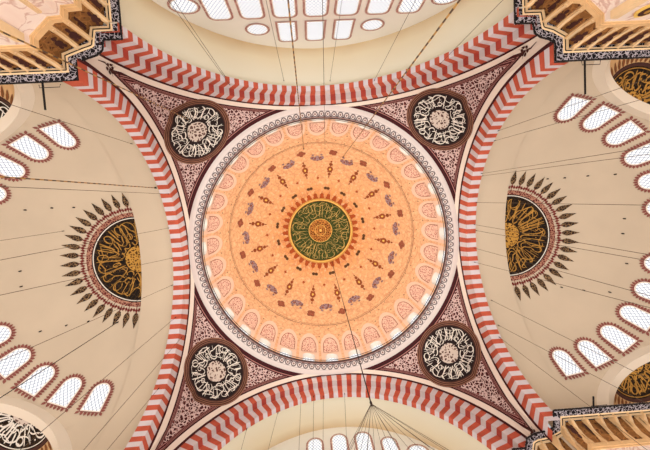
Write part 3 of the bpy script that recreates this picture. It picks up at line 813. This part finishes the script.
def soft_window(sy, cx, z0, z1, hw, label, group, oval=False):
    r = thing(win_name(), (cx, sy*TY, z0), label, 'window', group, 'structure'); fo = wall_map(sy, cx, 0)
    def ol(g):
        if oval: return [((hw+g)*math.cos(2*PI*i/28), (z0+z1)/2+((z1-z0)/2+g)*math.sin(2*PI*i/28)) for i in range(28)]
        h = hw+g; rr = (hw+g)*(.55 if sy < 0 else .98); top = z1+g
        pts = [(-h, z0-g)]+[(-h, z0-g+(top-rr-z0+g)*q) for q in (.3, .6)]
        pts += [(-h+rr+rr*math.cos(PI-PI/2*i/6), top-rr*1.2+rr*1.2*math.sin(PI-PI/2*i/6)) for i in range(7)]
        pts += [(h-rr+rr*math.cos(PI/2-PI/2*i/6), top-rr*1.2+rr*1.2*math.sin(PI/2-PI/2*i/6)) for i in range(7)]
        pts += [(h, z0-g+(top-rr-z0+g)*q) for q in (.6, .3)]+[(h, z0-g)]
        return pts
    a = MB(); panelfill(a, ol(0), fo(.03)); a.build('window_pane', 'glass', r)
    a = MB(); ringfill(a, ol(0), ol(.06), fo(.05)); a.build('window_frame', 'reveal', r)
    a = MB(); ringfill(a, ol(.06), ol(.22), fo(.04)); a.build('window_border', 'winframe', r)
z0 = EYE
for i, x in enumerate((-2.3, -.05, 2.2)):
    soft_window(-1, x, 27.9+z0, 30.85+z0, .62, 'upright lattice window, %s of three in the row nearest the upper vault' % ('left', 'middle', 'right')[i], 'upper wall windows')
for i, x in enumerate((-4.6, 4.5)):
    soft_window(-1, x, 28.0+z0, 29.5+z0, .75, 'small oval lattice window at the %s end of the row of three' % ('left', 'right')[i], 'upper wall ovals', True)
names = ['leftmost', 'second from left', 'third from left', 'middle', 'third from right', 'second from right', 'rightmost']
for i, x in enumerate((-6.95, -4.65, -2.3, -.05, 2.2, 4.5, 6.8)):
    soft_window(-1, x, 23.4+z0, 27.0+z0, .72, 'tall lattice window cut by the frame at the top, %s of seven' % names[i], 'upper wall tall windows')
for i, x in enumerate((-9.05, 9.1)):
    soft_window(-1, x, 24.4+z0, 26.0+z0, .85, 'round lattice window at the %s end of the row of seven' % ('left', 'right')[i], 'upper wall rounds', True)
for i, (x, zt, hw) in enumerate(((-2.2, 31.4, .58), (.0, 31.7, .6), (2.2, 31.7, .6), (4.4, 30.7, .56))):
    soft_window(1, x, zt-3.4+z0, zt+z0, hw, 'lattice window in the lower end wall, %s from the left' % ('first', 'second', 'third', 'fourth')[i], 'lower wall windows')
soft_window(1, 6.6, 27.9+z0, 29.4+z0, .75, 'round lattice window in the lower end wall, right of the tall ones', None, True)

# ------------------------------------------------------------------ piers
OUT = [(20.5, 11.2), (13.3, 11.2), (13.3, 12.25), (12.95, 12.45), (12.45, 12.6), (12.1, 12.85), (12.0, 13.4), (11.1, 13.4), (11.1, 20.5)]
def inset(poly, d):
    lines = []
    for p, q in zip(poly, poly[1:]):
        dx, dy = q[0]-p[0], q[1]-p[1]; l = math.hypot(dx, dy)
        nx, ny = dy/l, -dx/l
        # solid lies towards (+,+)
        if nx+ny < 0: nx, ny = -nx, -ny
        lines.append(((p[0]+nx*d, p[1]+ny*d), (dx/l, dy/l)))
    out = [(poly[0][0], poly[0][1]+d)]
    for (p, u), (q, v) in zip(lines, lines[1:]):
        den = u[0]*v[1]-u[1]*v[0]
        if abs(den) < .05: out.append(q); continue
        t = ((q[0]-p[0])*v[1]-(q[1]-p[1])*v[0])/den; out.append((p[0]+u[0]*t, p[1]+u[1]*t))
    out.append((poly[-1][0]+d, poly[-1][1]))
    return out
SH = [(20.5, 12.2), (14.15, 12.2), (14.15, 12.6), (13.25, 13.45), (12.65, 13.5), (12.6, 13.95), (11.95, 14.0), (11.95, 20.5)]
def wallstrip(mb, sx, sy, poly, z0, z1, m=0):
    for p, q in zip(poly, poly[1:]):
        mb.face([mb.pt((sx*a[0], sy*a[1], z)) for a, z in ((p, z0), (q, z0), (q, z1), (p, z1))], m)
def bridge(mb, sx, sy, A, B, za, zb, m=0):
    for i in range(len(A)-1):
        mb.face([mb.pt((sx*a[0], sy*a[1], z)) for a, z in ((A[i], za), (A[i+1], za), (B[i+1], zb), (B[i], zb))], m)
BOSS = {1: (15.35, 18.35)}
def pier(sx, sy, label, OUT=OUT, SH=SH, dz=0):
    root = thing('pier', (sx*15, sy*15, 0), label, 'pier')
    zt = SPR+dz
    a = MB(); wallstrip(a, sx, sy, SH, 0, 18.3+EYE+dz); a.build('marble_shaft', 'marble', root)
    # raised honey stone frames on the shaft: below the muqarnas and at each corner
    a = MB(); S2 = inset(SH, -.1) 
    for zA, zB, g in ((17.98, 18.3, -.1), (17.85, 17.98, -.05)):
        Q = inset(SH, g); wallstrip(a, sx, sy, Q, zA+EYE+dz, zB+EYE+dz); bridge(a, sx, sy, SH, Q, zA+EYE+dz, zA+EYE+dz)
    a.build('band_moulding', 'stone', root)
    a = MB()
    for i in (1, 3, 6):
        x, y = SH[i]
        a.box(lambda p, q, r: (sx*(x+p), sy*(y+q), r), (-.1, -.1, 0), (.28, .28, 17.4+EYE+dz))
    a.build('corner_moulding', 'stone2', root)
    # muqarnas: stepped fins with painted cells between them
    IN = inset(OUT, .62); 
    mq = MB(); Z0, Z1 = 18.25+EYE+dz, 20.25+EYE+dz
    # back surfaces of the cells as a coved strip from the shaft to the slab
    def lerp_poly(A, B, n):
        def samp(P, t):
            L = [math.hypot(q[0]-p[0], q[1]-p[1]) for p, q in zip(P, P[1:])]; s = t*sum(L)
            for (p, q), l in zip(zip(P, P[1:]), L):
                if s <= l+1e-9: return (p[0]+(q[0]-p[0])*s/l, p[1]+(q[1]-p[1])*s/l)
                s -= l
            return P[-1]
        return [samp(A, i/n) for i in range(n+1)], [samp(B, i/n) for i in range(n+1)]
    # station points by arc position so cells fan round the corner
    nseg = 19
    As, Bs = lerp_poly(IN, SH, nseg)
    As2, Bs2 = lerp_poly(IN, SH, nseg*2)
    def P(i, j):
        t = j/5; A, B = As2[i], Bs2[i]; k = t**.6
        cell = .28*math.sin(PI*((i % 2)))
        return (sx*(B[0]+(A[0]-B[0])*(k*.75)+.12), sy*(B[1]+(A[1]-B[1])*(k*.75)+.12), Z0+(Z1-Z0)*t)
    mq.grid(P, nseg*2, 5); root_m = mq.build('muqarnas_cells', 'cell', root)
    for i in range(1, nseg):
        A = Vector((*As[i], 0)); B = Vector((*Bs[i], 0)); d = A-B
        if d.length < .05: continue
        dn = d.normalized(); tn = Vector((-dn.y, dn.x, 0))
        # stepped corbel profile along d, drawn as a few stacked blocks
        f = MB()
        def fr(w, q, z): 
            p = B+dn*q+tn*w; return (sx*p.x, sy*p.y, z)
        L = d.length
        prof = [(-.15, Z0-.1), (.10, Z0-.1), (.12, Z0+.3), (L*.18, Z0+.5), (L*.2, Z0+.9), (L*.4, Z0+1.2), (L*.42, Z0+1.5), (L*.85, Z0+1.8), (L, Z1), (-.15, Z1)]
        f.prism(fr, prof, -.13, .13, 0)
        f.prism(fr, [(.12, Z0+.15), (L*.22, Z0+.6), (L*.46, Z0+1.25), (L+.02, Z1-.12), (L*.2, Z1-.1)], -.05, .05, 1)
        f.build('muqarnas_corbel', ['stone', 'stone2'], root)
    for i in range(nseg):         # dark flower painted in each cell
        A = Vector((*As2[2*i+1], 0)); B = Vector((*Bs2[2*i+1], 0)); d = A-B
        if d.length < .05: continue
        dn = d.normalized(); tn = Vector((-dn.y, dn.x, 0)); f = MB()
        def fl_(w, t):
            k = t**.6*.75; p = B+(A-B)*k+tn*w+dn*.06; return (sx*(p.x+.12-.0), sy*(p.y+.12), Z0+(Z1-Z0)*t)
        for cw, ct, rw, rt in ((0, .62, .2, .13), (-.1, .78, .1, .07), (.1, .78, .1, .07), (0, .42, .09, .09)):
            f.face([f.pt(fl_(cw+rw*math.cos(u), ct+rt*math.sin(u))) for u in np.linspace(0, 2*PI, 9)[:-1]])
        f.build('cell_flower', 'stemdark', root)
    a = MB(); I2 = inset(OUT, .45)
    bridge(a, sx, sy, IN, I2, Z1, Z1+.06); wallstrip(a, sx, sy, IN, Z1-.22, Z1+.05); a.build('honey_moulding', 'stone2', root)
    # cornice slab with black fretwork
    a = MB(); bridge(a, sx, sy, OUT, inset(OUT, .62), zt, zt); wallstrip(a, sx, sy, OUT, zt, zt+.05)
    back = [(20.5, 20.5)]
    top = OUT+back; a.face([a.pt((sx*p[0], sy*p[1], zt+.06)) for p in top])
    sl = a.build('fretwork_cornice', 'fret', root)
    a = MB()
    for g in (0.02, .6):
        Q = inset(OUT, g); 
        for p, q in zip(Q, Q[1:]): a.tube([(sx*p[0], sy*p[1], zt-.02), (sx*q[0], sy*q[1], zt-.02)], .045, 4)
    a.build('cornice_edge', 'iron', root)
    if sy < 0 and sx > 0:           # gilt oval boss on the inner side face of the shaft
        cx_, cz_ = (BOSS[sx][0], BOSS[sx][1])
        for nm, mt, k, o_ in (('oval_boss', 'goldpale', 1, .1), ('boss_field', 'stemdark', .72, .13), ('boss_centre', 'gold', .3, .15)):
            a = MB(); n = 24
            ids = [a.pt((cx_+.42*k*math.cos(2*PI*i/n), sy*(12.2-o_), cz_+.62*k*math.sin(2*PI*i/n))) for i in range(n)]
            a.face(ids); idb = [a.pt((cx_+.42*k*math.cos(2*PI*i/n), sy*12.2, cz_+.62*k*math.sin(2*PI*i/n))) for i in range(n)]
            for i in range(n): a.face((ids[i], ids[(i+1) % n], idb[(i+1) % n], idb[i]))
            if nm == 'oval_boss': bo = a.build(nm, mt, root)
            else: a.build(nm, mt, bo)
    return root
OUTL = [(x+(.22 if x == 13.3 else 0)+(-.1 if x == 11.1 else 0), y+.1*(y == 11.2)) for x, y in OUT]
pier(-1, -1, 'upper left marble pier with honey stone muqarnas and black fretwork cornice', OUTL)
pier(1, -1, 'upper right marble pier with honey stone muqarnas and black fretwork cornice', [(x-(.15 if x == 11.1 else 0), y) for x, y in OUT])
OUTB = [(22, 10.7), (13.84, 10.64), (13.84, 11.8), (13.4, 12.0), (12.6, 12.1), (12.0, 12.4), (11.9, 13.05), (11.0, 13.05), (11.0, 20.5)]
pier(1, 1, 'lower right marble pier with honey stone muqarnas and black fretwork cornice', OUTB, [(x+(.5 if x > 14 else 0), y-.5) for x, y in SH], 1.6)
pier(-1, 1, 'fourth pier with muqarnas cornice, lower left of the dome')

# iron brackets standing out from the cornices
for (x, y0, y1, lab) in ((-15.5, -11.2, -9.85, 'short black iron bracket on the upper left pier cornice'), (15.1, -11.2, -9.3, 'long black iron bracket on the upper right pier cornice'), (16.65, 10.7, 9.98, 'stubby black iron bracket on the lower right pier cornice')):
    zb_ = SPR+(1.6 if y0 > 0 else 0)-.0
    o = thing('iron_bracket', (x, y0, zb_), lab, 'bracket')
    a = MB(); a.tube([(x, y0-.2*(1 if y0 < 0 else -1), zb_+.05), (x, y1, zb_+.05)], .055, 8); a.build('bracket_arm', 'iron', o)
    a = MB(); a.tube([(x-.2, y0, zb_+.05), (x-.17, y0+(y1-y0)*.12, zb_+.03), (x+.9, y0+(y1-y0)*.12, zb_+.03), (x+.95, y0, zb_+.05)], .02, 6); a.build('bracket_stay', 'iron', o)

# ------------------------------------------------------------------ cables and chains (hung from arches and domes)
hx, hy, hz = .66, 4.5, 14.0+EYE
for kind, x, y, z, x2, y2, lab in (
    ('dark', 1.36, 4.56, 51.85, 0.45, 4.47, 'dark main chandelier cable from beside the crown medallion down to the rope cluster'),
    ('chain', 3.26, -9.63, 46.82, 3.49, -9.6, 'gilt chain hanging from the dome, crossing the upper vault toward the top right'),
    ('chain', -1.65, -10.71, 45.68, -1.67, -10.73, 'gilt chain hanging from the dome past the left window of the row of three'),
    ('rope', 0.99, -10.63, 46.02, -0.92, -10.74, 'thin cable from the dome passing the middle window of the row of three'),
    ('rope', -2.95, -14.9, 33.77, -3.1, -14.8, 'thin cable hooked on the upper vault between the first two row windows'),
    ('rope', 1.17, -14.85, 34.13, 0.99, -14.87, 'thin cable hooked on the upper vault right of the middle window'),
    ('rope', 4.78, -14.03, 32.22, 4.81, -14.18, 'thin cable on the upper arch leading to the right oval window'),
    ('rope', -7.34, -14.22, 30.22, -7.5, -14.2, 'thin cable on the upper arch leading to the left round window'),
    ('rope', 9.08, -13.8, 28.43, 9.46, -13.63, 'thin cable on the upper arch near the upper right pier'),
    ('rope', 14.01, -8.81, 29.59, 13.99, -8.26, 'upper of two thin cables running by the upper right iron bracket'),
    ('rope', 14.12, -8.16, 30.41, 14.36, -7.37, 'second thin cable below the upper right pier, toward the corner niche'),
    ('rope', 14.0, -5.67, 32.54, 14.01, -5.37, 'thin cable on right arch aimed at the fourth window of the right half dome'),
    ('rope', 14.35, -5.49, 33.07, 14.17, -4.98, 'lower twin of the cable aimed at the fourth right-side window'),
    ('rope', 14.0, -3.12, 33.72, 14.12, -2.71, 'nearly level thin cable above the right half medallion'),
    ('rope', 13.97, -1.05, 34.15, 14.09, -0.3, 'thin cable crossing the right half medallion near its middle'),
    ('rope', 14.2, -0.45, 34.34, 14.22, -0.17, 'thin cable just below the middle of the right half medallion'),
    ('rope', 13.88, 1.17, 34.13, 14.04, 1.34, 'thin cable crossing the lower leaves of the right half medallion'),
    ('rope', 13.73, 2.46, 33.91, 13.9, 1.31, 'thin cable on right arch leaving below the leaf rays'),
    ('rope', 14.72, 5.88, 32.87, 14.81, 5.58, 'thin cable toward the third lower window of the right half dome'),
    ('rope', 13.96, 8.29, 30.25, 13.68, 8.99, 'thin cable toward the lower right iron bracket'),
    ('rope', 14.63, 7.78, 31.62, 14.78, 6.25, 'thin cable toward the lowest window of the right half dome'),
    ('chain', -14.48, -6.04, 32.79, -14.4, -5.57, 'gilt chain running left from the left arch to the upper left windows'),
    ('rope', -13.38, -5.45, 32.68, -13.39, -5.09, 'thin cable just below the gilt chain at left'),
    ('rope', -22.59, -2.81, 32.89, -22.37, -1.97, 'thin cable hanging from the left half dome at the tips of the leaves'),
    ('rope', -14.11, -2.48, 33.9, -14.11, -2.19, 'thin cable crossing the upper half of the left half medallion'),
    ('rope', -14.13, 0.29, 34.19, -13.88, -1.68, 'thin cable crossing the centre of the left half medallion'),
    ('rope', -14.28, 2.74, 34.04, -14.26, 1.17, 'short thin cable at the lower seam of the left half medallion'),
    ('rope', -13.25, 7.1, 32.53, -12.61, 7.49, 'long thin cable from left arch down to the bottom edge'),
    ('rope', -13.7, 5.34, 32.74, -13.68, 5.45, 'thin cable under the left half medallion toward the lower windows'),
    ('dark', -18.92, 5.53, 33.11, -18.65, 5.85, 'thick dark cable from the lower leaves of the left medallion to the left edge'),
    ('rope', -13.75, 9.52, 28.49, -14.04, 9.63, 'thin cable beside the lowest window of the left half dome'),
    ('rope', -14.89, -9.36, 30.11, -14.93, -9.14, 'thin cable above the uppermost window of the left half dome'),
    ('chain', -10.95, -11.51, 32.23, -11.27, -9.41, 'gilt chain crossing the upper left roundel to the pier'),
    ('rope', -5.26, 14.25, 31.93, -6.89, 13.77, 'thin cable on the lower arch, left of the lower windows'),
    ('rope', -3.24, 13.8, 33.27, -3.15, 13.92, 'thin cable left of the first lower wall window'),
    ('rope', -2.06, 13.8, 33.27, -2.59, 13.57, 'thin cable just left of the first lower window head'),
    ('rope', -1.17, 13.97, 33.43, -2.41, 14.05, 'thin cable just right of the first lower window head'),
    ('rope', 0.81, 13.86, 33.46, -1.34, 13.56, 'thin cable beside the second lower window'),
    ('rope', -7.62, 14.19, 29.92, -7.4, 13.87, 'leftmost thin cable on the lower arch'),
    ('rope', -7.16, -13.8, 30.93, -7.75, -13.87, 'thin cable on the upper arch beside the left round window'),
):
    nm = {'rope': 'hanging_cable', 'dark': 'hanging_cable', 'chain': 'hanging_chain'}[kind]
    r_ = {'rope': .013, 'dark': .026, 'chain': .032}[kind]
    mb = MB(); n = 24 if kind == 'chain' else 6; zb = 5.0
    if z > 50: f_ = (z-hz)/(z-5); x2, y2, zb = x+(x2-x)*f_, y+(y2-y)*f_, hz
    mb.tube([(x+(x2-x)*i/n, y+(y2-y)*i/n, z+(zb-z)*i/n) for i in range(n+1)], r_, 6)
    o = thing(nm, (x, y, z), lab, 'chain' if kind == 'chain' else 'cable'); mb.build('cable_run', {'rope': 'rope', 'dark': 'rope2', 'chain': 'chain'}[kind], o)
    mb = MB(); mb.tube([(x, y, z-.25), (x, y, z-.1), (x, y, z+.02)], r_*2.2, 8); mb.build('ceiling_hook', 'iron', o)
# fan of ropes that spreads from the main cable to the great chandelier
o = thing('chandelier_ropes', (hx, hy, hz), 'fan of ropes spreading from a knot on the main cable by the lower windows', 'ropes')
mb = MB(); mb.tube([(hx, hy, hz+.12), (hx, hy, hz+.05), (hx, hy, hz-.12)], .05, 8); mb.build('rope_knot', 'rope2', o)
for i in range(18):
    t = 2*PI*(i+.3)/18; mb = MB(); q = (hx+2.4*math.cos(t), hy+2.0*math.sin(t), 8.6+EYE)
    mb.tube([(hx, hy, hz), ((hx+q[0])/2, (hy+q[1])/2, (hz+q[2])/2), q], .007, 5); mb.build('rope', 'rope', o)


# ------------------------------------------------------------------ floor
mb = MB(); mb.grid(lambda i, j: (-40+80*i/4, -30+60*j/4, 0), 4, 4)
M['carpet'] = plain('red_carpet', (150, 70, 58), .2, 2)
fl = mb.build('floor', 'carpet'); tag(fl, 'red carpeted prayer hall floor far below the domes', 'floor', None, 'structure')

# ------------------------------------------------------------------ light
w = bpy.data.worlds.new('daylight'); bpy.context.scene.world = w; w.use_nodes = True
bg = w.node_tree.nodes['Background']; bg.inputs['Color'].default_value = (1, .985, .97, 1); bg.inputs['Strength'].default_value = .55
def area(name, loc, size, energy, col, rot=(PI, 0, 0), sy=None):
    l = bpy.data.lights.new(name, 'AREA'); l.shape = 'RECTANGLE'; l.size = size; l.size_y = sy or size; l.energy = energy; l.color = col
    o = bpy.data.objects.new(name, l); C.objects.link(o); o.location = loc; o.rotation_euler = rot
area('chandelier_light', (0, 0, 4.0), 22, 7000, (1, .97, .93))
area('dome_fill', (0, 0, 30), 8, 1900, (1, .92, .80))  # added fill with no fitting behind it, brightens the dome
for sx in (-1, 1): area('side_fill', (sx*25, 0, 8), 8, (2300 if sx > 0 else 2800), (1, .98, .95), sy=24)  # added unseen fills that lift the outer half domes
sc = bpy.context.scene
sc.view_settings.view_transform = 'Standard'; sc.view_settings.look = 'None'; sc.view_settings.exposure = 0; sc.view_settings.gamma = 1

# ------------------------------------------------------------------ camera
def rotm(a, b, c):
    ca, sa, cb, sb, cc, s_ = math.cos(a), math.sin(a), math.cos(b), math.sin(b), math.cos(c), math.sin(c)
    X = Matrix(((1, 0, 0), (0, ca, -sa), (0, sa, ca))); Y = Matrix(((cb, 0, sb), (0, 1, 0), (-sb, 0, cb))); Z = Matrix(((cc, -s_, 0), (s_, cc, 0), (0, 0, 1)))
    return X @ Y @ Z
R = rotm(.057, -.044, -.059)
cam = bpy.data.cameras.new('camera'); co = bpy.data.objects.new('camera', cam); C.objects.link(co); sc.camera = co
cam.sensor_width = 36; cam.lens = 353.1*36/650; cam.clip_end = 500
Mx = Matrix((R[0], -R[1], -R[2])).transposed().to_4x4(); Mx.translation = Vector((-1.373, -3.809, EYE))
co.matrix_world = Mx
